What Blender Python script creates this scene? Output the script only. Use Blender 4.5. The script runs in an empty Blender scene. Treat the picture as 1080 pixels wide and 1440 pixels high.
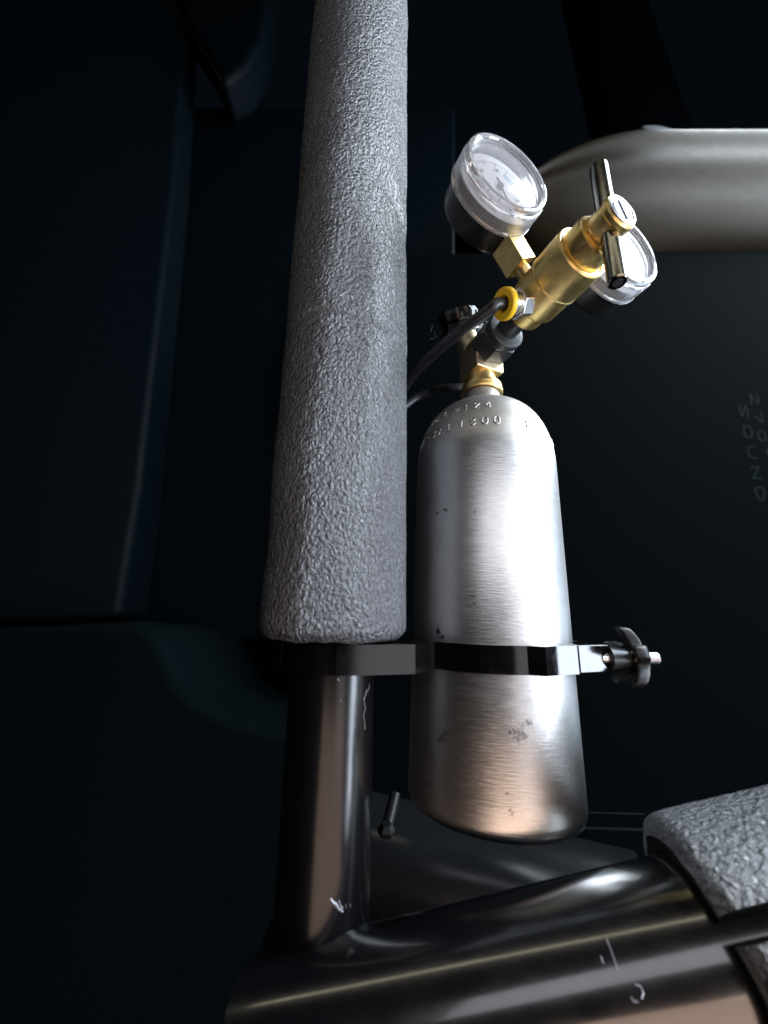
import bpy, bmesh, math, random
from mathutils import Vector, Matrix, noise
random.seed(7)
S = bpy.context.scene
COL = S.collection
PI = math.pi

# ---------------------------------------------------------------- camera
FPX = 545.0
zc = Vector((94.0, 1693.0, -FPX)).normalized()          # world up seen by the camera
fw = Vector((0, 0, -1)); yc = (fw - zc * fw.dot(zc)).normalized(); xc = yc.cross(zc)
RW = Matrix((xc, yc, zc))                               # camera -> world rotation
cam = bpy.data.cameras.new('camera'); camo = bpy.data.objects.new('camera', cam); COL.objects.link(camo)
camo.matrix_world = RW.to_4x4()
cam.sensor_fit = 'HORIZONTAL'; cam.sensor_width = 36.0; cam.lens = 36.0 * FPX / 1080.0
cam.clip_start = 0.01; cam.clip_end = 50
cam.dof.use_dof = True; cam.dof.focus_distance = 0.215; cam.dof.aperture_fstop = 9
S.camera = camo

def ray(px, py):
    return RW @ Vector((px - 540.0, 720.0 - py, -FPX))
def at(px, py, Y):
    """the point of the place seen at a photo pixel, Y metres in front of the lens"""
    v = ray(px, py); return v * (Y / v.y)

# ---------------------------------------------------------------- world and lamps
w = bpy.data.worlds.new('World'); S.world = w; w.use_nodes = True
bg = w.node_tree.nodes['Background']; bg.inputs[0].default_value = (0.35, 0.6, 1.0, 1); bg.inputs[1].default_value = 0.004
S.view_settings.view_transform = 'Standard'; S.view_settings.look = 'None'
S.view_settings.exposure = 0; S.view_settings.gamma = 1

TANK = Vector((0.05945, 0.21651, 0.0)); TR = 0.0405
def lamp(name, az, el, dist, sx, sy, L, color, target=Vector((0.05, 0.2, 0.03))):
    """window-shaped lamp; az degrees to the right of the line tank->camera, L its radiance"""
    base = math.atan2(-TANK.y, -TANK.x) + math.radians(az)
    d = Vector((math.cos(base) * math.cos(math.radians(el)), math.sin(base) * math.cos(math.radians(el)), math.sin(math.radians(el))))
    l = bpy.data.lights.new(name, 'AREA'); l.shape = 'RECTANGLE'; l.size = sx; l.size_y = sy
    l.energy = L * PI * sx * sy; l.color = color
    o = bpy.data.objects.new(name, l); COL.objects.link(o)
    o.location = target + d * dist
    o.rotation_euler = (-d).to_track_quat('-Z', 'Y').to_euler()
    return o
lamp('door_opening_light', 27, 17, 1.05, 1.45, 0.34, 1.9, (0.93, 0.94, 1.0))
lamp('ground_bounce_light', 27, -36, 0.95, 0.95, 0.50, 2.3, (1.0, 0.72, 0.56))
lamp('door_edge_light', 42, -2, 1.0, 0.36, 0.8, 1.3, (1.0, 0.93, 0.95))
lamp('side_window_light', 79, 3, 0.95, 0.25, 1.75, 21.0, (0.78, 0.87, 1.0))
lamp('rear_window_light', 124, 14, 1.1, 0.8, 1.1, 1.0, (0.62, 0.83, 1.0))
lamp('foam_fill_light', 114, 46, 1.6, 1.3, 1.0, 17.0, (0.82, 0.92, 1.0))  # added high on the right to brighten the foam, no windscreen known there
lamp('roof_window_light', -6, 64, 0.8, 1.3, 0.040, 2.8, (1.0, 0.92, 0.70), target=Vector((0.03, 0.17, -0.16)))

# ---------------------------------------------------------------- materials
def node(nt, t, **kw):
    n = nt.nodes.new(t)
    for k, v in kw.items():
        if k.startswith('i_'):
            key = k[2:]; key = int(key) if key.isdigit() else key
            n.inputs[key].default_value = v
        else: setattr(n, k, v)
    return n
def math_(nt, op, a, b=None, c=None, clamp=False):
    n = nt.nodes.new('ShaderNodeMath'); n.operation = op; n.use_clamp = clamp
    for i, v in enumerate((a, b, c)):
        if v is None: continue
        if isinstance(v, (int, float)): n.inputs[i].default_value = v
        else: nt.links.new(v, n.inputs[i])
    return n.outputs[0]
def mat(name, color, rough=0.5, metal=0.0, spec=0.5, bump=0.0, scale=800.0, var=0.0, rvar=0.0, coat=0.0):
    m = bpy.data.materials.new(name); m.use_nodes = True; nt = m.node_tree; p = nt.nodes['Principled BSDF']
    p.inputs['Base Color'].default_value = (*color, 1); p.inputs['Roughness'].default_value = rough
    p.inputs['Metallic'].default_value = metal; p.inputs['Specular IOR Level'].default_value = spec
    p.inputs['Coat Weight'].default_value = coat; p.inputs['Coat Roughness'].default_value = 0.08
    tc = nt.nodes.new('ShaderNodeTexCoord')
    if bump:
        n = node(nt, 'ShaderNodeTexNoise', i_Scale=scale, i_Detail=4.0); nt.links.new(tc.outputs['Object'], n.inputs['Vector'])
        b = node(nt, 'ShaderNodeBump', i_Strength=bump, i_Distance=0.0004)
        nt.links.new(n.outputs[0], b.inputs['Height']); nt.links.new(b.outputs[0], p.inputs['Normal'])
    if var or rvar:
        n = node(nt, 'ShaderNodeTexNoise', i_Scale=scale * 0.12, i_Detail=6.0, i_Roughness=0.65); nt.links.new(tc.outputs['Object'], n.inputs['Vector'])
        if var:
            mx = node(nt, 'ShaderNodeMix', data_type='RGBA'); mx.blend_type = 'MULTIPLY'
            rmp = node(nt, 'ShaderNodeMapRange', i_1=0.3, i_2=0.7, i_3=1 - var, i_4=1 + var * 0.4); nt.links.new(n.outputs[0], rmp.inputs[0])
            mx.inputs[0].default_value = 1; mx.inputs[6].default_value = (*color, 1)
            nt.links.new(rmp.outputs[0], mx.inputs[7]); nt.links.new(mx.outputs[2], p.inputs['Base Color'])
        if rvar:
            rr = node(nt, 'ShaderNodeMapRange', i_1=0.3, i_2=0.7, i_3=max(0.02, rough - rvar), i_4=rough + rvar)
            nt.links.new(n.outputs[0], rr.inputs[0]); nt.links.new(rr.outputs[0], p.inputs['Roughness'])
    return m

def brushed_aluminium():
    m = mat('brushed_aluminium', (0.86, 0.87, 0.88), 0.27, 1.0); nt = m.node_tree; p = nt.nodes['Principled BSDF']
    L = nt.links.new
    tc = nt.nodes.new('ShaderNodeTexCoord'); sep = nt.nodes.new('ShaderNodeSeparateXYZ'); L(tc.outputs['Object'], sep.inputs[0])
    ang = math_(nt, 'ARCTAN2', sep.outputs[1], sep.outputs[0])
    def brushnoise(sa, sz, det, seed):
        cb = nt.nodes.new('ShaderNodeCombineXYZ')
        L(math_(nt, 'MULTIPLY', math_(nt, 'SINE', ang), sa), cb.inputs[0])
        L(math_(nt, 'MULTIPLY', math_(nt, 'COSINE', ang), sa), cb.inputs[1])
        L(math_(nt, 'MULTIPLY_ADD', sep.outputs[2], sz, seed), cb.inputs[2])
        n = node(nt, 'ShaderNodeTexNoise', i_Scale=1.0, i_Detail=det, i_Roughness=0.6); L(cb.outputs[0], n.inputs['Vector']); return n.outputs[0]
    fine = brushnoise(5.0, 1700.0, 3.0, 3.0); broad = brushnoise(2.2, 260.0, 4.0, 40.0)
    # brushing tips the normal sideways, a little differently on each line
    tg = nt.nodes.new('ShaderNodeTangent'); tg.direction_type = 'RADIAL'; tg.axis = 'Z'
    k = math_(nt, 'ADD', math_(nt, 'MULTIPLY', math_(nt, 'SUBTRACT', fine, 0.5), 0.09), math_(nt, 'MULTIPLY', math_(nt, 'SUBTRACT', broad, 0.5), 0.06))
    sc = nt.nodes.new('ShaderNodeVectorMath'); sc.operation = 'SCALE'; L(tg.outputs[0], sc.inputs[0]); L(k, sc.inputs[3])
    geo = nt.nodes.new('ShaderNodeNewGeometry')
    ad = nt.nodes.new('ShaderNodeVectorMath'); ad.operation = 'ADD'; L(geo.outputs['Normal'], ad.inputs[0]); L(sc.outputs[0], ad.inputs[1])
    nm = nt.nodes.new('ShaderNodeVectorMath'); nm.operation = 'NORMALIZE'; L(ad.outputs[0], nm.inputs[0])
    bp = node(nt, 'ShaderNodeBump', i_Strength=0.25, i_Distance=0.0002); L(fine, bp.inputs['Height']); L(nm.outputs[0], bp.inputs['Normal'])
    L(bp.outputs[0], p.inputs['Normal']); L(tg.outputs[0], p.inputs['Tangent'])
    p.inputs['Anisotropic'].default_value = 0.75
    # shoulder is duller, blasted metal
    sh = node(nt, 'ShaderNodeMapRange', i_1=0.098, i_2=0.112, i_3=0.0, i_4=1.0); L(sep.outputs[2], sh.inputs[0])
    rg = math_(nt, 'ADD', math_(nt, 'MULTIPLY', sh.outputs[0], 0.20), math_(nt, 'MULTIPLY_ADD', fine, 0.10, 0.26)); L(rg, p.inputs['Roughness'])
    L(math_(nt, 'MULTIPLY_ADD', sh.outputs[0], -0.5, 0.72), p.inputs['Anisotropic'])
    # grime spots and scuffs
    spots = [(730, 1034, 0.0035, .55), (743, 1016, 0.0016, .6), (716, 1029, 0.0007, .8), (620, 1038, 0.0022, .6), (626, 1031, 0.0012, .5), (718, 1142, 0.0012, .5),
             (626, 717, 0.0013, .8), (615, 722, 0.0008, .9), (758, 796, 0.0014, .6), (757, 812, 0.0007, .6), (616, 888, 0.0018, .9), (622, 896, 0.0016, .9), (664, 838, .0012, .5), (667, 848, .0009, .8), (660, 640, .001, .4), (668, 720, .0007, .5), (713, 1115, .0008, .6)]
    wob = node(nt, 'ShaderNodeTexNoise', i_Scale=900.0, i_Detail=4.0, i_Roughness=0.7); L(tc.outputs['Object'], wob.inputs['Vector'])
    acc = None
    for (px, py, r, a) in spots:
        v = ray(px, py); hv = Vector((v.x, v.y)); c = TANK.xy
        A = hv.dot(hv); B = -2 * hv.dot(c); C = c.dot(c) - TR * TR
        t = (-B - math.sqrt(max(0, B * B - 4 * A * C))) / (2 * A); q = v * t - TANK
        d = nt.nodes.new('ShaderNodeVectorMath'); d.operation = 'DISTANCE'; L(tc.outputs['Object'], d.inputs[0]); d.inputs[1].default_value = q
        e = math_(nt, 'ADD', math_(nt, 'DIVIDE', d.outputs['Value'], r), math_(nt, 'MULTIPLY', math_(nt, 'SUBTRACT', wob.outputs[0], 0.5), 5.0))
        mr = node(nt, 'ShaderNodeMapRange', i_1=0.35, i_2=1.05, i_3=a, i_4=0.0); L(e, mr.inputs[0])
        near = math_(nt, 'LESS_THAN', d.outputs['Value'], r * 1.8)
        mk = math_(nt, 'MULTIPLY', mr.outputs[0], near)
        acc = mk if acc is None else math_(nt, 'MAXIMUM', acc, mk)
    haze = node(nt, 'ShaderNodeTexNoise', i_Scale=45.0, i_Detail=6.0, i_Roughness=0.7); L(tc.outputs['Object'], haze.inputs['Vector'])
    hz = node(nt, 'ShaderNodeMapRange', i_1=0.35, i_2=0.75, i_3=0.90, i_4=1.03); L(haze.outputs[0], hz.inputs[0])
    lines = node(nt, 'ShaderNodeMapRange', i_1=0.25, i_2=0.75, i_3=0.86, i_4=1.04); L(fine, lines.inputs[0])
    vv = math_(nt, 'MULTIPLY', math_(nt, 'MULTIPLY', hz.outputs[0], lines.outputs[0]), math_(nt, 'SUBTRACT', 1.0, acc))
    vv = math_(nt, 'MULTIPLY', vv, math_(nt, 'MULTIPLY_ADD', sh.outputs[0], -0.22, 1.0))
    mx = nt.nodes.new('ShaderNodeVectorMath'); mx.operation = 'SCALE'; mx.inputs[0].default_value = (0.62, 0.61, 0.60); L(vv, mx.inputs[3])
    L(mx.outputs[0], p.inputs['Base Color'])
    return m

def foam_skin(name, stretch=(1, 1, 0.75)):
    m = mat(name, (0.048, 0.052, 0.064), 0.20, 0, 1.0); m.node_tree.nodes['Principled BSDF'].inputs['IOR'].default_value = 1.6; m.node_tree.nodes['Principled BSDF'].inputs['Coat Roughness'].default_value = 0.18; nt = m.node_tree; p = nt.nodes['Principled BSDF']; L = nt.links.new
    tc = nt.nodes.new('ShaderNodeTexCoord'); mp = nt.nodes.new('ShaderNodeMapping'); mp.inputs['Scale'].default_value = stretch; L(tc.outputs['Object'], mp.inputs[0])
    wn = node(nt, 'ShaderNodeTexNoise', i_Scale=260.0, i_Detail=3.0); L(mp.outputs[0], wn.inputs['Vector'])
    mxv = nt.nodes.new('ShaderNodeVectorMath'); mxv.operation = 'MULTIPLY_ADD'
    L(wn.outputs['Color'], mxv.inputs[0]); mxv.inputs[1].default_value = (0.004, 0.004, 0.004); L(mp.outputs[0], mxv.inputs[2])
    v = node(nt, 'ShaderNodeTexVoronoi', i_Scale=600.0); v.feature = 'SMOOTH_F1'; v.inputs['Smoothness'].default_value = 0.5; L(mxv.outputs[0], v.inputs['Vector'])
    n2 = node(nt, 'ShaderNodeTexNoise', i_Scale=720.0, i_Detail=5.0, i_Roughness=0.65, i_Distortion=0.6); L(mp.outputs[0], n2.inputs['Vector'])
    n3 = node(nt, 'ShaderNodeTexNoise', i_Scale=60.0, i_Detail=3.0); L(mp.outputs[0], n3.inputs['Vector'])
    h = math_(nt, 'ADD', math_(nt, 'MULTIPLY', v.outputs['Distance'], -1.0), math_(nt, 'MULTIPLY', n2.outputs[0], 1.5))
    h = math_(nt, 'ADD', h, math_(nt, 'MULTIPLY', n3.outputs[0], 1.2))
    b = node(nt, 'ShaderNodeBump', i_Strength=1.0, i_Distance=0.0011); L(h, b.inputs['Height']); L(b.outputs[0], p.inputs['Normal'])
    rr = node(nt, 'ShaderNodeMapRange', i_1=0.3, i_2=0.7, i_3=0.15, i_4=0.30); L(n2.outputs[0], rr.inputs[0]); L(rr.outputs[0], p.inputs['Roughness'])
    return m

M = dict(
    alu=brushed_aluminium(), foam=foam_skin('black_foam_skin'),
    foam_cut=mat('cut_black_foam', (0.010, 0.010, 0.011), 0.95, 0, 0.1, bump=0.8, scale=1500),
    brass=mat('satin_brass', (0.86, 0.64, 0.26), 0.40, 1, bump=0.12, scale=1500, var=0.22, rvar=0.07),
    brass_pale=mat('pale_cast_brass', (0.82, 0.66, 0.42), 0.40, 1, bump=0.2, scale=1800, var=0.2, rvar=0.05),
    steel=mat('dark_plated_steel', (0.24, 0.235, 0.21), 0.2, 1, bump=0.05, scale=1200, rvar=0.06),
    nickel=mat('nickel_plating', (0.75, 0.73, 0.74), 0.24, 1, bump=0.05, scale=900),
    black_bar=mat('glossy_black_paint', (0.004, 0.004, 0.005), 0.22, 0, 0.45, bump=0.05, scale=420, rvar=0.04),
    knob=mat('black_moulded_plastic', (0.004, 0.004, 0.005), 0.40, 0, 0.3, bump=0.04, scale=700),
    cross=mat('glossy_black_crossbar_paint', (0.004, 0.004, 0.005), 0.22, 0, 1.0, bump=0.05, scale=420, rvar=0.05, coat=1.0),
    black_plastic=mat('black_plastic', (0.010, 0.010, 0.011), 0.33, 0, 0.5, bump=0.1, scale=900, rvar=0.08),
    black_nut=mat('black_oxide_steel', (0.05, 0.055, 0.06), 0.38, 0.5, 0.5, bump=0.15, scale=1400, rvar=0.08),
    anodised=mat('black_anodised_metal', (0.055, 0.055, 0.057), 0.12, 0.95, 0.5, bump=0.06, scale=1600, rvar=0.05),
    hose=mat('black_rubber_hose', (0.014, 0.014, 0.018), 0.36, 0, 0.6, bump=0.15, scale=1400),
    yellow=mat('yellow_plastic', (0.85, 0.55, 0.015), 0.4, 0, 0.4, bump=0.05),
    dial=mat('white_dial', (0.78, 0.78, 0.80), 0.5, 0, 0.3),
    ink=mat('dial_ink_grey', (0.05, 0.05, 0.06), 0.6), ink_blue=mat('dial_ink_blue', (0.42, 0.55, 0.66), 0.6), ink_red=mat('dial_ink_red', (0.62, 0.36, 0.34), 0.6),
    scratch=mat('bare_scratched_metal', (0.34, 0.34, 0.37), 0.35, 0.6),
    trim=mat('dark_trim_plastic', (0.0008, 0.0024, 0.0036), 0.55, 0, 0.04, bump=0.3, scale=500, rvar=0.08),  # blue-black plastic, with the teal background haze mixed into its base
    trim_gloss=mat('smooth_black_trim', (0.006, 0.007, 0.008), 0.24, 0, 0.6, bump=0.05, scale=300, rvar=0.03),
    bin=mat('matt_black_bin', (0.0016, 0.0032, 0.0040), 0.9, 0, 0.01, bump=0.3, scale=500),  # bluish haze over the bin put into a lighter base colour
    hazy=mat('blue_haze_plastic', (0.002, 0.0045, 0.0065), 0.5, 0, 0.06, bump=0.3, scale=500),  # lighter copy of the trim, the pillar's bluish edge light in its base
    pod=mat('warm_tinted_trim', (0.0080, 0.0058, 0.0034), 0.42, 0.0, 0.05, bump=0.1, scale=500, rvar=0.04),  # tan light reflected by the pod is put into this warm base
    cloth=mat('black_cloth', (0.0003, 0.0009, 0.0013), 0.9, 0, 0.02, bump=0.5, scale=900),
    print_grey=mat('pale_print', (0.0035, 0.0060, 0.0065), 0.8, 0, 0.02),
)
M['pod'].node_tree.nodes['Principled BSDF'].inputs['Specular Tint'].default_value = (0.85, 0.62, 0.42, 1)  # warm reflection tinted into the specular
def clear_plastic(name, milk, rough):
    m = bpy.data.materials.new(name); m.use_nodes = True; nt = m.node_tree; p = nt.nodes['Principled BSDF']
    p.inputs['Base Color'].default_value = (0.96, 0.97, 1, 1); p.inputs['Roughness'].default_value = rough
    p.inputs['IOR'].default_value = 1.49; p.inputs['Transmission Weight'].default_value = 1 - milk
    tc = nt.nodes.new('ShaderNodeTexCoord'); n = node(nt, 'ShaderNodeTexNoise', i_Scale=500.0, i_Detail=4.0); nt.links.new(tc.outputs['Object'], n.inputs['Vector'])
    b = node(nt, 'ShaderNodeBump', i_Strength=0.08, i_Distance=0.0003); nt.links.new(n.outputs[0], b.inputs['Height']); nt.links.new(b.outputs[0], p.inputs['Normal'])
    return m
M['bezel'] = clear_plastic('clear_polycarbonate_rim', 0.14, 0.06)
def lens_mat():
    m = bpy.data.materials.new('clear_lens'); m.use_nodes = True; nt = m.node_tree
    for n in list(nt.nodes):
        if n.type == 'BSDF_PRINCIPLED': nt.nodes.remove(n)
    out = nt.nodes['Material Output']; tr = nt.nodes.new('ShaderNodeBsdfTransparent'); gl = node(nt, 'ShaderNodeBsdfGlossy', i_Roughness=0.12)
    df = node(nt, 'ShaderNodeBsdfDiffuse'); df.inputs[0].default_value = (0.9, 0.9, 0.95, 1)
    fr = node(nt, 'ShaderNodeFresnel', i_IOR=1.49)
    mx = nt.nodes.new('ShaderNodeMixShader'); nt.links.new(fr.outputs[0], mx.inputs[0]); nt.links.new(tr.outputs[0], mx.inputs[1]); nt.links.new(gl.outputs[0], mx.inputs[2])
    m2 = nt.nodes.new('ShaderNodeMixShader'); m2.inputs[0].default_value = 0.16; nt.links.new(mx.outputs[0], m2.inputs[1]); nt.links.new(df.outputs[0], m2.inputs[2])
    nt.links.new(m2.outputs[0], out.inputs[0]); return m
M['lens'] = lens_mat()

# ---------------------------------------------------------------- object helpers
def empty(name, loc=(0, 0, 0), rot=None, parent=None):
    o = bpy.data.objects.new(name, None); COL.objects.link(o); o.empty_display_size = 0.02
    o.location = loc
    if rot is not None: o.rotation_euler = rot.to_euler() if hasattr(rot, 'to_euler') else rot
    if parent: o.parent = parent
    return o
def tag(o, label=None, cat=None, group=None, kind=None):
    if label: o['label'] = label
    if cat: o['category'] = cat
    if group: o['group'] = group
    if kind: o['kind'] = kind
    return o
def link(name, bm, m, parent=None, smooth=35, loc=None, bevel=0.0, segs=2):
    bmesh.ops.remove_doubles(bm, verts=bm.verts, dist=1e-7)
    bmesh.ops.recalc_face_normals(bm, faces=bm.faces)
    me = bpy.data.meshes.new(name); bm.to_mesh(me); bm.free()
    for q in me.polygons: q.use_smooth = True
    me.set_sharp_from_angle(angle=math.radians(smooth))
    me.materials.append(m) if not isinstance(m, (list, tuple)) else [me.materials.append(x) for x in m]
    o = bpy.data.objects.new(name, me); COL.objects.link(o)
    if parent: o.parent = parent
    if loc is not None: o.location = loc
    if bevel:
        b = o.modifiers.new('edge', 'BEVEL'); b.width = bevel; b.segments = segs; b.limit_method = 'ANGLE'; b.angle_limit = math.radians(40); b.harden_normals = True
    return o
def lathe(bm, prof, n=64, M4=None, wob=None):
    rings = []
    for (r, h) in prof:
        if r < 1e-9: rings.append([bm.verts.new((0, 0, h))]); continue
        rings.append([bm.verts.new(((r + (wob(i, n) if wob else 0)) * math.cos(2 * PI * i / n), (r + (wob(i, n) if wob else 0)) * math.sin(2 * PI * i / n), h)) for i in range(n)])
    for a, b in zip(rings, rings[1:]):
        for i in range(n):
            j = (i + 1) % n
            if len(a) == 1 and len(b) == 1: continue
            if len(a) == 1: bm.faces.new((a[0], b[i], b[j]))
            elif len(b) == 1: bm.faces.new((a[i], b[0], a[j]))
            else: bm.faces.new((a[i], b[i], b[j], a[j]))
    vs = [v for r in rings for v in r]
    if M4 is not None: bmesh.ops.transform(bm, matrix=M4, verts=vs)
    return vs
def frame(o, d, up=Vector((0, 0, 1))):
    z = Vector(d).normalized(); up = Vector(up)
    if abs(z.dot(up)) > 0.99: up = Vector((0, 1, 0))
    x = up.cross(z).normalized(); y = z.cross(x)
    m = Matrix((x, y, z)).transposed().to_4x4(); m.translation = Vector(o); return m
def rod(bm, a, b, r, n=24, r2=None, ch=0.0):
    a = Vector(a); b = Vector(b); L = (b - a).length; r2 = r if r2 is None else r2
    prof = [(0, 0), (r - ch, 0), (r, ch), (r2, L - ch), (r2 - ch, L), (0, L)] if ch else [(0, 0), (r, 0), (r2, L), (0, L)]
    return lathe(bm, prof, n, frame(a, b - a))
def catmull(pts, k=10):
    P = [Vector(p) for p in pts]; P = [2 * P[0] - P[1]] + P + [2 * P[-1] - P[-2]]; out = []
    for i in range(1, len(P) - 2):
        for j in range(k):
            t = j / k; a, b, c, d = P[i - 1:i + 3]
            out.append(0.5 * ((2 * b) + (c - a) * t + (2 * a - 5 * b + 4 * c - d) * t * t + (3 * b - a - 3 * c + d) * t ** 3))
    out.append(P[-2]); return out
def tube(bm, pts, r, n=14):
    pts = [Vector(p) for p in pts]; prev = None; rings = []
    d = (pts[1] - pts[0]).normalized(); x = d.orthogonal().normalized()
    for i, p in enumerate(pts):
        d = (pts[min(i + 1, len(pts) - 1)] - pts[max(i - 1, 0)]).normalized()
        x = (x - d * x.dot(d)).normalized(); y = d.cross(x); rr = r[i] if isinstance(r, (list, tuple)) else r
        rings.append([bm.verts.new(p + rr * (math.cos(2 * PI * k / n) * x + math.sin(2 * PI * k / n) * y)) for k in range(n)])
    for a, b in zip(rings, rings[1:]):
        for k in range(n): bm.faces.new((a[k], a[(k + 1) % n], b[(k + 1) % n], b[k]))
    bm.faces.new(rings[0][::-1]); bm.faces.new(rings[-1])
def prism(bm, poly, z0, z1, M4=None):
    lo = [bm.verts.new((x, y, z0)) for x, y in poly]; hi = [bm.verts.new((x, y, z1)) for x, y in poly]
    bm.faces.new(lo[::-1]); bm.faces.new(hi); n = len(poly)
    for i in range(n): bm.faces.new((lo[i], lo[(i + 1) % n], hi[(i + 1) % n], hi[i]))
    if M4 is not None: bmesh.ops.transform(bm, matrix=M4, verts=lo + hi)
def box(bm, c, s, M4=None):
    cx, cy, cz = c; a, b, h = (v / 2 for v in s)
    prism(bm, [(cx - a, cy - b), (cx + a, cy - b), (cx + a, cy + b), (cx - a, cy + b)], cz - h, cz + h, M4)
def ngon(r, n, ph=0): return [(r * math.cos(2 * PI * i / n + ph), r * math.sin(2 * PI * i / n + ph)) for i in range(n)]
NB = bmesh.new

# ---------------------------------------------------------------- background of the vehicle interior
def slab(name, px, Y, depth, m, parent=None, bevel=0.01, segs=4, Ys=None):
    """a panel: outline read at distance Y (or one distance per corner), real thickness away from the viewer"""
    bm = NB(); n = len(px)
    P = [at(x, y, Ys[i] if Ys else Y) for i, (x, y) in enumerate(px)]
    f = [bm.verts.new(p) for p in P]; b = [bm.verts.new(p + Vector((0, depth, 0))) for p in P]
    bm.faces.new(f); bm.faces.new(b[::-1])
    for i in range(n): bm.faces.new((f[i], b[i], b[(i + 1) % n], f[(i + 1) % n]))
    return link(name, bm, m, parent, bevel=bevel, segs=segs)
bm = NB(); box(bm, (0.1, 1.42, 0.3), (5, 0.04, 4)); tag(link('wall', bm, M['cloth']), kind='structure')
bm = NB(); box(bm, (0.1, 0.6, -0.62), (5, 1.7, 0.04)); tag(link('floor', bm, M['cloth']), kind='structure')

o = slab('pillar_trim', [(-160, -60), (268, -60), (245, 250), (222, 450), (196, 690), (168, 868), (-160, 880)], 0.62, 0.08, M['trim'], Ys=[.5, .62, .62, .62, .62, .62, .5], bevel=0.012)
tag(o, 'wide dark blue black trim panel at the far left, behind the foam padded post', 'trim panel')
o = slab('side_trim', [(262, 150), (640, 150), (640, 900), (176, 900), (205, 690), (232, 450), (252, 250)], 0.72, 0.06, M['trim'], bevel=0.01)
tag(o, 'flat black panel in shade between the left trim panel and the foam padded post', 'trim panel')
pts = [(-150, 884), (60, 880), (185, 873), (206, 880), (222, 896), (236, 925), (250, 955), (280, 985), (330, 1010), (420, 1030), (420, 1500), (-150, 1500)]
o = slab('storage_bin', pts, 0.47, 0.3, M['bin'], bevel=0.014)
tag(o, 'low black bin with rounded top corner at the lower left', 'storage bin')
so = slab('headrest', [(228, -40), (262, 30), (288, 72), (311, 113), (345, 92), (368, 55), (376, 10), (380, -40)], 0.6, 0.1, M['trim'], bevel=0.02, segs=6)
tag(so, 'dark rounded seat headrest edged by thin piping at the top left', 'headrest')
bm = NB(); tube(bm, catmull([at(215, -25, .592), at(240, 6, .592), at(266, 40, .592), at(290, 78, .592), at(310, 112, .592)], 8), .0019, 10); link('piping', bm, M['trim_gloss'], so)

# rounded pod upper right: a swept section, thicker to the right
def pod():
    bm = NB(); rows = []
    N = 40; K = 40
    for i in range(N + 1):
        u = i / N; px = 735 + u * 480
        ease = min(1, u * 2.6); ease = math.sin(ease * PI / 2) ** 0.7
        yt = 262 - 82 * ease; yb = 300 + 40 * ease - 8 * u
        c1 = at(px, yt, 0.52); c2 = at(px, yb, 0.52); c = (c1 + c2) / 2; h = (c1 - c2).length / 2; upv = (c1 - c2).normalized()
        row = []
        for k in range(K + 1):
            v = 1 - 2 * k / K
            y = .045 * abs(v) ** 9 - .0065 * math.exp(-((v - .80) / .20) ** 2) - .0065 * math.exp(-((v - .25) / .22) ** 2) - .017 * v + .03 * max(0, -v - .3) ** 1.5  # two ribs added so their undersides catch the warm streaks
            row.append(bm.verts.new(c + upv * h * v + Vector((0, y, 0))))
        row.append(bm.verts.new(c - upv * h + Vector((0, .12, 0)))); row.append(bm.verts.new(c + upv * h + Vector((0, .12, 0))))
        rows.append(row)
    for a, b in zip(rows, rows[1:]):
        for k in range(K + 3): bm.faces.new((a[k], a[(k + 1) % (K + 3)], b[(k + 1) % (K + 3)], b[k]))
    bm.faces.new(rows[0]); bm.faces.new(rows[-1][::-1])
    return link('trim_pod', bm, M['pod'], smooth=60)
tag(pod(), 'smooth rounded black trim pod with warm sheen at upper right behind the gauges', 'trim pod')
bm = NB(); a = at(805, -140, .86); b = at(915, 260, .86); rod(bm, a, b, 0.13, 96)
tag(link('roof_pillar', bm, M['hazy']), 'thick dark rounded pillar rising at the top right above the trim pod', 'pillar')
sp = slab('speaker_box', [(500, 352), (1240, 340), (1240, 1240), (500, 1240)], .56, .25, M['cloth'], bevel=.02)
tag(sp, 'dark speaker box at the right edge printed 270° SOUND', 'speaker box')

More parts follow.
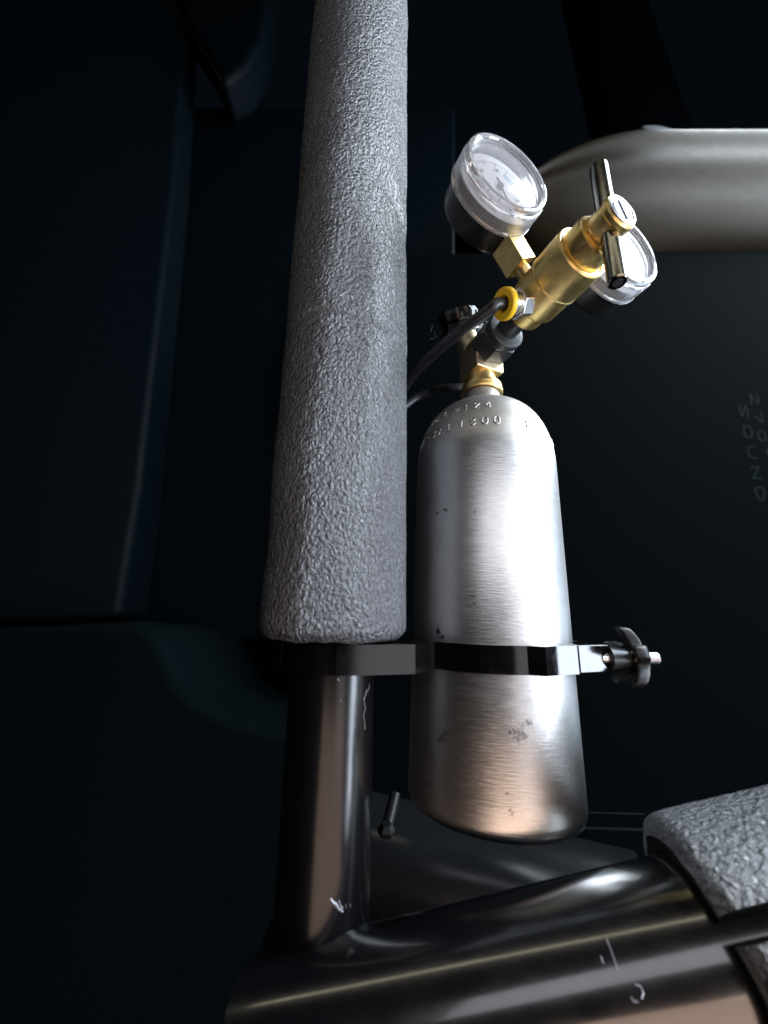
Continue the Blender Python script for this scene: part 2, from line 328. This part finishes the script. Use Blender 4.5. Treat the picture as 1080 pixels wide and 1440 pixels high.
# stroke letters: unit cell 0..1 wide, 0..1.6 high
GL = {'0': [[(.5, 0), (.1, .3), (.1, 1.3), (.5, 1.6), (.9, 1.3), (.9, .3), (.5, 0)]], '1': [[(.2, 1.25), (.55, 1.6), (.55, 0)]],
      '2': [[(.1, 1.25), (.3, 1.6), (.75, 1.6), (.9, 1.2), (.1, 0), (.95, 0)]], '3': [[(.1, 1.5), (.6, 1.6), (.9, 1.2), (.45, .85), (.9, .4), (.6, 0), (.1, .1)]],
      '4': [[(.7, 0), (.7, 1.6), (.05, .45), (.95, .45)]], '5': [[(.9, 1.6), (.2, 1.6), (.15, .9), (.7, .95), (.9, .5), (.6, 0), (.1, .1)]],
      '7': [[(.05, 1.6), (.95, 1.6), (.4, 0)]], '8': [[(.5, .85), (.15, 1.2), (.5, 1.6), (.85, 1.2), (.5, .85), (.1, .4), (.5, 0), (.9, .4), (.5, .85)]],
      '9': [[(.9, 1.1), (.5, .75), (.1, 1.15), (.5, 1.6), (.9, 1.2), (.7, 0)]], 'T': [[(0, 1.6), (1, 1.6)], [(.5, 1.6), (.5, 0)]],
      'C': [[(.95, 1.4), (.5, 1.6), (.1, 1.2), (.1, .4), (.5, 0), (.95, .2)]], 'A': [[(0, 0), (.5, 1.6), (1, 0)], [(.2, .6), (.8, .6)]],
      'L': [[(.1, 1.6), (.1, 0), (.9, 0)]], 'M': [[(0, 0), (.05, 1.6), (.5, .6), (.95, 1.6), (1, 0)]], '-': [[(.15, .8), (.85, .8)]],
      'D': [[(.1, 0), (.1, 1.6), (.6, 1.55), (.95, 1.1), (.95, .5), (.6, .05), (.1, 0)]], 'O': [[(.5, 0), (.1, .3), (.1, 1.3), (.5, 1.6), (.9, 1.3), (.9, .3), (.5, 0)]],
      'S': [[(.9, 1.35), (.5, 1.6), (.1, 1.25), (.9, .4), (.5, 0), (.1, .25)]], 'U': [[(.1, 1.6), (.1, .35), (.5, 0), (.9, .35), (.9, 1.6)]],
      'N': [[(.1, 0), (.1, 1.6), (.9, 0), (.9, 1.6)]], 'o': [[(.3, 1.1), (.1, 1.35), (.3, 1.6), (.5, 1.35), (.3, 1.1)]], 'P': [[(.1, 0), (.1, 1.6), (.8, 1.5), (.9, 1.1), (.6, .8), (.1, .75)]],
      'I': [[(.5, 0), (.5, 1.6)]], 'p': [[(.1, 0), (.1, 1.6), (.8, 1.5), (.9, 1.1), (.6, .8), (.1, .75)]], 'b': [[(.1, 0), (.1, 1.6), (.7, 1.5), (.75, .95), (.1, .85), (.85, .75), (.85, .1), (.1, 0)]]}
def dense(pl, step=0.12):
    out = [pl[0]]
    for a, b in zip(pl, pl[1:]):
        d = math.dist(a, b); n = max(1, int(d / step))
        for k in range(1, n + 1): out.append((a[0] + (b[0] - a[0]) * k / n, a[1] + (b[1] - a[1]) * k / n))
    return out
def letters(bm, text, size, pitch, place, r, n=6):
    """place(x, y) -> point on the surface; size = cell width"""
    x = 0
    for ch in text:
        for pl in GL.get(ch, []):
            tube(bm, [place(x + u * size, v * size) for u, v in dense(pl)], r, n)
        x += pitch
bm = NB()
def spk(rowx, y0):
    def f(u, v):   # text reads downwards, tops of the letters to the right, running on the box face
        return at(rowx + v * 0.36 + u * 0.2, y0 + u, .5595)
    return f
letters(bm, '270o', 18, 26, spk(1054, 552), .0015, 6)
letters(bm, 'SOUND', 20, 29, spk(1038, 568), .0015, 6)
for v in bm.verts: v.co *= (.5597 + (v.co.y - .5595) * .08) / v.co.y
link('printed_lettering', bm, M['print_grey'], sp)

# low ridges and hump behind the crossbar
bm = NB()
for yy, rr in ((1141, .0007), (1163, .0012)): rod(bm, at(760, yy, .36), at(905, yy + 4, .36), rr, 8)
tag(link('sill_trim', bm, M['trim']), 'ribbed black sill strip just right of the cylinder base', 'sill trim')
bm = NB(); rod(bm, at(500, 1188, .36), at(905, 1300, .30), .035, 48)
tag(link('seat_rail', bm, M['trim_gloss']), 'dim rounded black rail lying below the cylinder base', 'rail')
bm = NB(); rod(bm, at(556, 1115, .30), at(543, 1166, .29), .0035, 20)
bo = link('bolt', bm, M['knob'])
bm = NB(); lathe(bm, [(0, -.001), (.005, 0), (.0055, .003), (.003, .006), (0, .006)], 6, frame(at(543, 1172, .285), (0, -.3, 1))); link('bolt_head', bm, M['knob'], bo, smooth=20)
tag(bo, 'small dark bolt with shiny head between the post and the cylinder base', 'bolt')

# ---------------------------------------------------------------- roll cage: upright and crossbar
A0 = Vector((-0.0199, 0.189, 0.0))            # upright axis near the clamp
A1 = Vector((-0.0327, 0.165, 0.33))
UD = (A1 - A0).normalized(); RB = 0.019; RF = 0.0332
cage = tag(empty('roll_bar', (A0 + UD * -0.13)), 'glossy black roll bar: upright post welded to a crossbar, under black foam', 'roll bar')
base = A0 + UD * -0.13
bm = NB(); rod(bm, A0 + UD * -0.128 - base, A0 + UD * 0.6 - base, RB, 96); link('upright_bar', bm, M['black_bar'], cage)
CX = [at(160, 1508, .190), at(700, 1394, .170), at(1000, 1325, .160), at(1500, 1205, .150)]
CD = (CX[2] - CX[1]).normalized(); RC = 0.0225; RCF = 0.0335
fe_end = CX[1] + CD * 0.175; C1 = fe_end
bm = NB(); rod(bm, CX[1] - CD * .086 - base, C1 - base, RC, 128); link('cross_bar', bm, M['cross'], cage)
bm = NB()
ring = []
for i in range(181):
    a = i / 180 * 2 * PI
    ring.append(A0 + UD * (-0.1135 + .0015 * math.sin(a * 2 + 1)) + (RB + .0006) * Vector((math.sin(a), -math.cos(a), 0)) - base)
tube(bm, ring, [.0024 + .00045 * abs(math.sin(i * .55)) for i in range(181)], 10)
link('weld_bead', bm, M['black_bar'], cage)
bm = NB()
def onbar(px, py, ax0, ad, r, lift=0.00005):
    """where the photo's ray meets a bar"""
    v = ray(px, py).normalized(); 
    u = v - ad * v.dot(ad); q = -ax0; q = q - ad * q.dot(ad)
    A = u.dot(u); B = 2 * u.dot(q); C = q.dot(q) - (r + lift) ** 2; D = B * B - 4 * A * C
    if D < 0: return None
    return v * ((-B - math.sqrt(D)) / (2 * A))
def scratch(pts, ax0, ad, r, w, off):
    ps = [onbar(x, y, ax0, ad, r) for x, y in pts]; ps = [p - off for p in ps if p]
    if len(ps) > 1:
        bm = NB(); tube(bm, ps, [w * random.uniform(.35, .85) for _ in ps], 5); link('paint_scratch', bm, M['scratch'], cage)
for pts, ww in [([(516, 970), (514, 978), (511, 984)], .0006), ([(512, 984), (514, 996), (511, 1006), (513, 1016), (513, 1026)], .0003), ([(520, 962), (518, 970), (514, 975)], .0004), ([(474, 954), (477, 957)], .0007), ([(479, 984), (480, 988)], .0003),
                ([(464, 1263), (467, 1268), (472, 1272), (476, 1278), (482, 1282)], .0008), ([(476, 1266), (478, 1272), (481, 1277)], .0006), ([(486, 1272), (487, 1277)], .0004), ([(492, 1271), (493, 1275)], .0004)]:
    scratch(pts, A0, UD, RB, ww, base)
for pts, ww in [([(853, 1320), (858, 1333), (864, 1350), (869, 1364)], .00025), ([(845, 1344), (847, 1352), (850, 1356)], .0004), ([(893, 1384), (901, 1387), (904, 1396), (902, 1404)], .0004), ([(887, 1402), (891, 1408), (897, 1409)], .0005)]:
    scratch(pts, CX[1], CD, RC, ww, base)

# ---------------------------------------------------------------- foam sleeves
def sleeve(name, p0, d, length, ri, ro, label, slit=None, split_dir=None, step=0.0012, seed=0, round_end=0.006):
    d = d.normalized(); F = frame(p0, d, split_dir if split_dir else Vector((0, -1, 0)))
    root = empty(name, p0)
    root.matrix_world = F
    tag(root, label, 'foam padding')
    bm = NB(); nr = 220
    half = slit or 0.0
    angs = [half + (2 * PI - 2 * half) * i / nr for i in range(nr + (1 if slit else 0))]
    hs = [0] + [round_end * (1 - math.cos(i * PI / 8)) for i in range(1, 5)]
    h = hs[-1]
    while h < length: h += step * 1.4; hs.append(h)
    rings = []
    for h in hs:
        rr = ro if h >= round_end else ro - round_end + math.sqrt(max(0, round_end ** 2 - (round_end - h) ** 2))
        row = []
        for a in angs:
            q = Vector((rr * math.sin(a), rr * math.cos(a), h))
            dn = noise.noise(q * 30 + Vector((seed, 0, 0))) * .0009 + noise.noise(q * 330) * .00028
            if not slit:
                zz = h
                rr_ = -.0009 * math.exp(-((zz - .148 - .004 * math.sin(a * 2 + .6)) / .0012) ** 2)          # seam where two lengths meet
                da = (a + 1.1 + PI) % (2 * PI) - PI
                rr_ += -.0022 * math.exp(-((zz - .232 - .02 * da) / .006) ** 2 - (da / .8) ** 2)            # pinched spot
                dn += rr_
            row.append(bm.verts.new(Vector(((rr + dn) * math.sin(a), (rr + dn) * math.cos(a), h + noise.noise(Vector((a * 3, seed, 0))) * .0008 * max(0, 1 - h / .01)))))
        rings.append(row)
    n = len(angs); rg = range(n if not slit else n - 1)
    for a, b in zip(rings, rings[1:]):
        for i in rg: bm.faces.new((a[i], a[(i + 1) % n], b[(i + 1) % n], b[i]))
    link('skin', bm, M['foam'], root, smooth=180)
    bm = NB(); inner0 = [bm.verts.new((ri * math.sin(a), ri * math.cos(a), 0.0003)) for a in angs]; outer0 = [bm.verts.new(((ro - round_end) * 1.005 * math.sin(a), (ro - round_end) * 1.005 * math.cos(a), 0.0001 + noise.noise(Vector((a * 3, seed, 0))) * .0008)) for a in angs]
    inner1 = [bm.verts.new((ri * math.sin(a), ri * math.cos(a), length)) for a in angs]
    for i in rg:
        j = (i + 1) % n
        bm.faces.new((inner0[i], inner0[j], outer0[j], outer0[i])); bm.faces.new((inner0[i], inner1[i], inner1[j], inner0[j]))
    if slit:
        for k in (0, -1):
            a = angs[k]; q = [bm.verts.new((r * math.sin(a), r * math.cos(a), h)) for r, h in ((ri, 0), (ro - .0003, 0.003), (ro - .0003, length), (ri, length))]
            bm.faces.new(q)
    link('cut_face', bm, M['foam_cut'], root, smooth=30)
    return root
sl = sleeve('foam_padding', A0 + UD * -0.0018, UD, 0.52, RB + .0006, RF, 'long black wrinkled foam sleeve around the upright post beside the cylinder', seed=1)
FE = onbar(1022, 1323, CX[1], CD, RC)
fe0 = CX[1] + CD * ((FE - CX[1]).dot(CD) + 0.0)
sl2 = sleeve('foam_padding', fe0, CD, 0.075, RC + .0004, RCF, 'black foam sleeve, split open along its length, on the crossbar at the lower right', slit=0.10, split_dir=(-fe0 + Vector((0, 0, 0.01))), seed=9)

# ---------------------------------------------------------------- gas cylinder
cyl = tag(empty('gas_cylinder', TANK + Vector((0, 0, 0))), 'brushed aluminium gas cylinder with stamped shoulder, clamped beside the foam padded post', 'gas cylinder')
prof = [(0, -.0760), (.024, -.0760), (.0300, -.0755), (.0345, -.0738), (.0378, -.0712), (.0397, -.0678), (.0404, -.0640), (.0405, -.060)]
prof = [(0, -.0735), (.0350, -.0735), (.0375, -.0730), (.0393, -.0716), (.0402, -.0695), (.0405, -.0670), (.0405, -.060)]
prof += [(TR, -.06 + .158 * i / 40) for i in range(1, 41)]
def dome(s):      # s 0..1 along the shoulder
    a = s * PI / 2; return (0.0145 + (TR - 0.0145) * math.cos(a) ** 0.92, 0.098 + 0.0415 * math.sin(a) ** 1.0)
SH = [dome(i / 40) for i in range(1, 37)]
prof += SH
prof += [(0.0138, .1405), (0.0120, .1430), (0.0113, .1460), (0.0112, .1520), (0, .1520)]
bm = NB(); lathe(bm, prof, 180); link('cylinder_body', bm, M['alu'], cyl, smooth=50)
# stamped marks wrap round the shoulder
PP = [(TR, .090)] + [(TR, .098)] + SH
def onshoulder(r_h_index, lift=0.00005):
    acc = [0]
    for a, b in zip(PP, PP[1:]): acc.append(acc[-1] + math.dist(a, b))
    def f(arc):
        for i in range(len(acc) - 1):
            if acc[i + 1] >= arc:
                t = (arc - acc[i]) / (acc[i + 1] - acc[i]); a, b = PP[i], PP[i + 1]
                return a[0] + (b[0] - a[0]) * t, a[1] + (b[1] - a[1]) * t
        return PP[-1]
    return f, acc[-1]
prof_at, ARC = onshoulder(0)
AZC = math.atan2(-TANK.y, -TANK.x)          # towards the camera
def stamp(text, arc0, az0, size, pitch, r, name='stamped_marking'):
    r0, _ = prof_at(arc0 + size * .8); b = NB()
    def place(u, v):
        rr, hh = prof_at(arc0 + v); a = AZC + math.radians(az0) + u / r0
        return Vector((rr * math.cos(a), rr * math.sin(a), hh))
    letters(b, text, size, pitch, place, r, 7); return link(name, b, M['stamp'], cyl, smooth=180)
M['stamp'] = mat('stamped_aluminium', (0.40, 0.40, 0.40), 0.28, 1.0)
stamp('DOT-3AL1800', .0185, -82, .0033, .0062, .00042)
stamp('1235 P', .0185, 32, .0033, .0062, .00042)
stamp('TC-3ALM124', .0310, -84, .0031, .0060, .00040)
bm = NB(); lathe(bm, [(0, .1525), (.0128, .1525), (.0133, .1532), (.0134, .1548), (.0129, .1556), (.0131, .1562), (.0128, .1584), (.0118, .1592), (.0100, .1594), (.0092, .160), (.0092, .172), (0, .172)], 72)
link('neck_ring', bm, M['brass'], cyl, smooth=25)

NX = Vector((.36, -.933, 0)).normalized(); E1 = Vector((-NX.y, NX.x, 0))
# valve: square block, tall body, burst plug and black hand knob
VB = Matrix((E1, Vector((0, 0, 1)).cross(E1), Vector((0, 0, 1)))).transposed().to_4x4()
valve = empty('valve', (0, 0, .165), parent=cyl)
bm = NB(); box(bm, (0.0, 0.0, .0135), (.0205, .0205, .0235), VB); link('valve_block', bm, M['brass_pale'], valve, bevel=.0008)
bm = NB(); rod(bm, (-.003, .003, .02), (-.011, .012, .052), .0085, 32, ch=.001); link('valve_stem', bm, M['brass_pale'], valve)
bm = NB()
kc = Vector((-.013, .008, .053)); kd = Vector((-.25, -.55, .8)).normalized()
lathe(bm, [(0, -.012), (.0095, -.012), (.0125, -.0105), (.0135, -.006), (.0115, -.003), (.0115, 0), (.0135, .002), (.0140, .006), (.0120, .009), (0, .0098)], 72, frame(kc, kd), wob=lambda i, n: .0006 * math.cos(2 * PI * i / n * 9))
link('valve_knob', bm, M['black_bar'], valve)
bm = NB(); p = kc + E1 * .0125 + Vector((0, -.002, .002)); rod(bm, p, p + E1 * .006, .0045, 6, ch=.0004); link('burst_plug', bm, M['nickel'], valve, smooth=20)
bm = NB(); rod(bm, p + E1 * .006, p + E1 * .013, .0058, 24, ch=.0006); link('plug_cap', bm, M['black_bar'], valve)
bm = NB(); q0 = Vector((-.034, .004, .040)); tube(bm, catmull([q0, q0 + Vector((.0015, -.001, .005)), q0 + Vector((.003, 0, .001)), q0 + Vector((.0035, 0, -.004)), q0 + Vector((0, 0, -.005)), q0], 6), .0008, 8); link('safety_ring', bm, M['black_bar'], valve)

# ---------------------------------------------------------------- regulator
P0 = Vector((.0594, .2165, .183))
REG = Matrix((E1, Vector((0, 0, 1)), NX)).transposed()
reg = tag(empty('pressure_regulator', P0, REG), 'brass pressure regulator with two gauges and a steel T handle on top of the cylinder', 'regulator')
bm = NB()
lathe(bm, [(0, .040), (.0098, .040), (.0112, .0412), (.0116, .044), (.0116, .0490), (.0126, .0492), (.0138, .0505), (.0141, .052), (.0141, .0642), (.0148, .0646), (.0149, .0656), (.0146, .0662), (.0147, .0700), (.0146, .0822), (.0141, .0830), (.0132, .0830), (.0128, .0826), (.0128, .0818), (0, .0818)], 96)
link('body', bm, M['brass'], reg, smooth=28)
bm = NB(); lathe(bm, [(.0126, .0812), (.0126, .0820), (.0117, .0822), (.0117, .0812)], 72); link('spring_washer', bm, M['nickel'], reg)
bm = NB()
lathe(bm, [(0, .0815), (.0115, .0815), (.0115, .0905), (.0110, .0918), (.0092, .0920), (.0080, .0922), (0, .0922)], 72); link('bonnet', bm, M['brass'], reg, smooth=25)
bm = NB(); prism(bm, ngon(.0093, 6, .35), .0918, .0938); link('lock_nut', bm, M['brass'], reg, bevel=.0005)
bm = NB()
lathe(bm, [(0, .0930), (.0080, .0930), (.0083, .0938), (.0083, .1005), (.0087, .1012), (.0087, .1030), (.0082, .1038), (0, .1038)], 72); link('handle_hub', bm, M['brass'], reg, smooth=25)
bm = NB()
lathe(bm, [(.0078, .1036), (.0078, .1044), (.0066, .1047), (.0060, .1042), (0, .1042)], 60); link('end_cap', bm, M['nickel'], reg, smooth=25)
bm = NB(); rod(bm, (0, 0, .1041), (0, 0, .1045), .0056, 48); link('badge', bm, mat('badge_ink', (.03, .04, .09), .35), reg, smooth=20)
bm = NB(); box(bm, (0, 0, .1047), (.0013, .0096, .0005), Matrix.Rotation(.35, 4, 'Z')); link('badge_stripe', bm, M['scratch'], reg)
bm = NB(); rod(bm, (0, -.0340, .0970), (0, .0385, .0970), .0040, 40, ch=.0006); link('t_handle', bm, M['steel'], reg)
bm = NB(); rod(bm, (0, -.0343, .0970), (0, -.0338, .0970), .0020, 20); link('handle_dimple', bm, M['black_nut'], reg)
bm = NB(); prism(bm, ngon(.0134, 6, .18), .008, .0225); link('coupling_nut', bm, M['black_nut'], reg, bevel=.0009, segs=3)
bm = NB(); lathe(bm, [(0, .0225), (.0112, .0225), (.0122, .0232), (.0122, .0268), (.0117, .0274), (.0095, .0278), (0, .0278)], 64); link('nut_collar', bm, M['black_nut'], reg, smooth=25)
bm = NB(); lathe(bm, [(0, .0275), (.0068, .0275), (.0068, .0402), (0, .0402)], 48); link('inlet_stem', bm, M['black_nut'], reg, smooth=25)

def gauge(center, stem_dir, block, needle, marks, nm):
    g = empty('pressure_gauge', center, parent=reg)
    sd = Vector((stem_dir[0], stem_dir[1])).normalized(); ang = math.atan2(sd.y, sd.x) + PI / 2   # dial up is away from the stem
    g.rotation_euler = (0, 0, ang)
    R = .026
    tag(g, nm)
    bm = NB(); lathe(bm, [(0, -.0290), (.0195, -.0290), (.0225, -.0280), (.0236, -.0255), (.0240, -.011), (.0234, -.011), (.0232, -.0095), (0, -.0095)], 96); link('case', bm, M['black_plastic'], g, smooth=30)
    # clear screw-on rim with fine knurling and steps
    bm = NB(); nk = 288
    def knurl(a, b):
        return lambda i, n: 0
    prof = [(.0243, -.0145), (.0262, -.0145), (.0262, -.0135), (.0256, -.0128), (.0256, -.0050), (.0259, -.0044), (.0255, -.0034), (.0250, -.0030), (.0252, -.0018), (.0246, -.0004), (.0236, 0), (.0224, -.0002), (.0216, -.0010), (.0213, -.0022), (.0211, -.0040), (.0240, -.0050), (.0243, -.0145)]
    rings = []
    for k, (r, h) in enumerate(prof):
        kk = .00022 if k in (3, 4) else 0
        rings.append([bm.verts.new(((r + (kk if i % 3 == 0 else 0)) * math.cos(2 * PI * i / nk), (r + (kk if i % 3 == 0 else 0)) * math.sin(2 * PI * i / nk), h)) for i in range(nk)])
    for a, b in zip(rings, rings[1:]):
        for i in range(nk): bm.faces.new((a[i], b[i], b[(i + 1) % nk], a[(i + 1) % nk]))
    link('bezel', bm, M['bezel'], g, smooth=25)
    bm = NB(); lathe(bm, [(.0212, -.0030), (.018, -.0026), (.010, -.0022), (0, -.0020)], 72); lo_ = link('lens', bm, M['lens'], g, smooth=60)
    if lo_.data.polygons[0].normal.z < 0: lo_.data.flip_normals()
    bm = NB(); lathe(bm, [(.0225, -.0088), (0, -.0088)], 72); link('dial', bm, M['dial'], g)
    bm = NB()
    for i in range(51):
        a = math.radians(225 - 270 * i / 50); r0 = .0165 if i % 5 else .0150; c, s = math.cos(a), math.sin(a)
        wd = .00013 if i % 5 else .00024
        p = [(r0, -wd), (.0180, -wd), (.0180, wd), (r0, wd)]
        prism(bm, [(x * c - y * s, x * s + y * c) for x, y in p], -.0087, -.0086)
    link('tick_marks', bm, M['ink'], g)
    bm = NB()
    for i, t in enumerate(marks):
        a = math.radians(225 - 270 * i / (len(marks) - 1)); wsz = .0011; wid = (len(t) - 1) * .0016 + wsz
        cx, cy = .0125 * math.cos(a), .0125 * math.sin(a)
        letters(bm, t, wsz, .0016, lambda u, v: Vector((cx - wid / 2 + u, cy - .0009 + v, -.0086)), .00012, 4)
    letters(bm, 'PSI', .0013, .0020, lambda u, v: Vector((-.0026 + u, -.0095 + v, -.0086)), .00014, 4)
    link('numerals', bm, M['ink'], g)
    for (a0, a1, r0, r1, mm) in ((-45, 40, .0145, .0110, 'ink_blue'), (150, 225, .0145, .0120, 'ink_red')):
        bm = NB(); K = 20; lo = []; hi = []
        for k in range(K + 1):
            a = math.radians(a0 + (a1 - a0) * k / K); lo.append(bm.verts.new((r0 * math.cos(a), r0 * math.sin(a), -.00868))); hi.append(bm.verts.new((r1 * math.cos(a), r1 * math.sin(a), -.00868)))
        for k in range(K): bm.faces.new((lo[k], lo[k + 1], hi[k + 1], hi[k]))
        link('scale_band', bm, M[mm], g)
    bm = NB(); na = math.radians(needle); c, s = math.cos(na), math.sin(na)
    pts = [(-.005, -.0008), (.004, -.0006), (.0155, -.00015), (.0155, .00015), (.004, .0006), (-.005, .0008)]
    prism(bm, [(x * c - y * s, x * s + y * c) for x, y in pts], -.0075, -.0072); lathe(bm, [(0, -.0085), (.0018, -.0085), (.0018, -.0068), (0, -.0064)], 24)
    link('needle', bm, M['ink'], g)
    # fitting below the case, local -Y
    if block:
        bm = NB(); box(bm, (0, -.0315, -.0205), (.0115, .0165, .0135)); link('fitting', bm, M['brass'], g, bevel=.0005)
        bm = NB(); rod(bm, (0, -.038, -.0205), (0, -.050, -.0205), .0040, 32); link('stem', bm, M['brass'], g)
    else:
        bm = NB(); rod(bm, (0, -.0225, -.0195), (0, -.042, -.0195), .0060, 32); link('stem', bm, M['brass'], g)
    return g
def toreg(p): v = p - P0; return Vector((v.dot(E1), v.z, v.dot(NX)))
g1 = toreg(ray(717, 240).normalized() * .274); g2 = toreg(ray(881, 344).normalized() * .293)
gauge(g1, (-g1.x, -g1.y), True, -100, ['0', '40', '80', '120', '160', '200'], 'larger looking clear rimmed gauge tilted at upper left of the regulator')
gauge(g2, (-g2.x, -g2.y), False, 215, ['0', '400', '800', '1200', '2000'], 'clear rimmed gauge partly behind the T handle')

# hose fitting on the left port of the regulator
port = empty('hose_fitting', (0, 0, 0), parent=reg)
pd = Vector((-.90, -.40, .0)).normalized(); pp = Vector((-.0080, -.0075, .0530))
Fp = frame(pp, pd, (0, 0, 1))
bm = NB(); prism(bm, ngon(.0078, 6, .2), .001, .0085, Fp); link('hex_nut', bm, M['nickel'], port, bevel=.0006)
bm = NB(); lathe(bm, [(0, .0085), (.0060, .0085), (.0066, .0092), (.0066, .0104), (.0054, .0110), (.0054, .0120), (.0066, .0124), (.0066, .0140), (.0058, .0146), (0, .0146)], 48, Fp); link('barb', bm, M['nickel'], port, smooth=25)
bm = NB(); lathe(bm, [(.0033, .0146), (.0075, .0146), (.0080, .0151), (.0080, .0172), (.0074, .0180), (.0044, .0180), (.0036, .0172), (.0033, .0146)], 56, Fp); link('release_collar', bm, M['yellow'], port, smooth=30)
hs = P0 + REG @ (pp + pd * .010); h1 = P0 + REG @ (pp + pd * .022)
bm = NB()
pts = [hs, h1, at(688, 437, .159), at(655, 460, .168), at(625, 484, .182), at(600, 507, .197), at(578, 531, .212), at(550, 575, .235), at(535, 600, .262), at(550, 588, .282), at(582, 562, .285), at(604, 552, .280), at(618, 547, .272), at(645, 545, .262), at(690, 540, .268)]
tube(bm, catmull(pts, 12), .0031, 20)
tag(link('air_hose', bm, M['hose'], smooth=60), 'thin black hose curving from the yellow collar of the regulator behind the foam post', 'hose')

# ---------------------------------------------------------------- clamp
CF = frame(A0 + UD * -0.0065, UD, (0, -1, 0))
# plan drawn in world x,y; the plate is tipped square to the upright
clamp = tag(empty('mounting_clamp', (A0.x, A0.y, -0.0082)), 'black anodised clamp holding the cylinder to the post, star knob at its right end', 'clamp')
tipq = Vector((0, 0, 1)).rotation_difference(UD); clamp.rotation_euler = tipq.to_euler()
def L2(x, y): return (x - A0.x, y - A0.y)
tc_ = TANK.xy
def arc(c, r, a0, a1, n): return [(c[0] + r * math.cos(math.radians(a0 + (a1 - a0) * i / n)), c[1] + r * math.sin(math.radians(a0 + (a1 - a0) * i / n))) for i in range(n + 1)]
HZ = .0058
Ro = TR + .0042; Ri = TR + .0004
front_out = arc((A0.x, A0.y), .0232, 181, 268, 18) + [(-.0163, .1655), (-.0157, .1640)]
plate_out = [(-.0157, .1640), (-.0061, .1656), (.0163, .1712), (.0262, .1850)]
ear = [(.0700, .1690), (.0757, .1725), (.0776, .1732), (.0868, .1765), (.0868, .1870)]
arcF = arc(tc_, Ro, 226, 275, 14)
bm = NB()
outer = front_out + plate_out[1:] + arcF + ear
inner = arc(tc_, Ri, 312, 205, 24) + [(.0150, .1990)] + arc((A0.x, A0.y), RB + .0006, 10, -190, 24)
prism(bm, [L2(*p) for p in outer + inner], -HZ, HZ)
link('front_jaw', bm, M['anodised'], clamp, bevel=.0005, smooth=12)
bm = NB()
rear = [(.0880, .1780), (.1046, .1835), (.1060, .2165)] + arc(tc_, Ro + .001, 5, 150, 20) + [(.0000, .222), (-.030, .2165), (-.0425, .200), (-.0431, .1892)] + arc((A0.x, A0.y), RB + .0006, 178, 12, 20) + arc(tc_, Ri, 200, -12, 30) + [(.0990, .2000), (.0880, .1900)]
prism(bm, [L2(*p) for p in rear], -HZ, HZ)
link('rear_jaw', bm, M['anodised'], clamp, bevel=.0005, smooth=25)
# fine seam between collar and bridge
sy = .1850
bm = NB(); rod(bm, (*L2(.070, sy), 0), (*L2(.1270, sy), 0), .0028, 32, ch=.0004); link('clamp_screw', bm, M['nickel'], clamp)
bm = NB(); rod(bm, (*L2(.1046, sy), 0), (*L2(.1125, sy), 0), .0052, 36, r2=.0042); link('spacer', bm, M['black_nut'], clamp)
bm = NB()
N = 80; out = []
for i in range(N):
    a = 2 * PI * i / N; r = .0100 + .0036 * math.tanh(2.2 * math.cos(5 * (a - .31))); out.append((r * math.cos(a), r * math.sin(a), r))
Mk = frame((*L2(.1125, sy), 0), (1, 0, 0), (0, 0, 1)); lay = []
for (s, dz) in ((.25, 0.0), (.93, -.0006), (.985, -.0001), (1, .0008), (1, .0036), (.985, .0044), (.93, .0049), (.52, .0052), (.40, .0062), (.30, .0066)):
    lay.append([bm.verts.new((x * s, y * s, dz + .0025 - .0050 * (max(0, r * s - .004) / .0094) ** 1.6)) for x, y, r in out])
for a, b in zip(lay, lay[1:]):
    for i in range(N): bm.faces.new((a[i], b[i], b[(i + 1) % N], a[(i + 1) % N]))
bm.faces.new(lay[0]); bm.faces.new(lay[-1][::-1]); bmesh.ops.transform(bm, matrix=Mk, verts=bm.verts)
link('star_knob', bm, M['knob'], clamp, smooth=50)

# ---------------------------------------------------------------- render settings
S.render.engine = 'CYCLES'
S.cycles.max_bounces = 10; S.cycles.transmission_bounces = 8; S.cycles.transparent_max_bounces = 8
S.cycles.use_denoising = True
S.render.resolution_x = 768; S.render.resolution_y = 1024
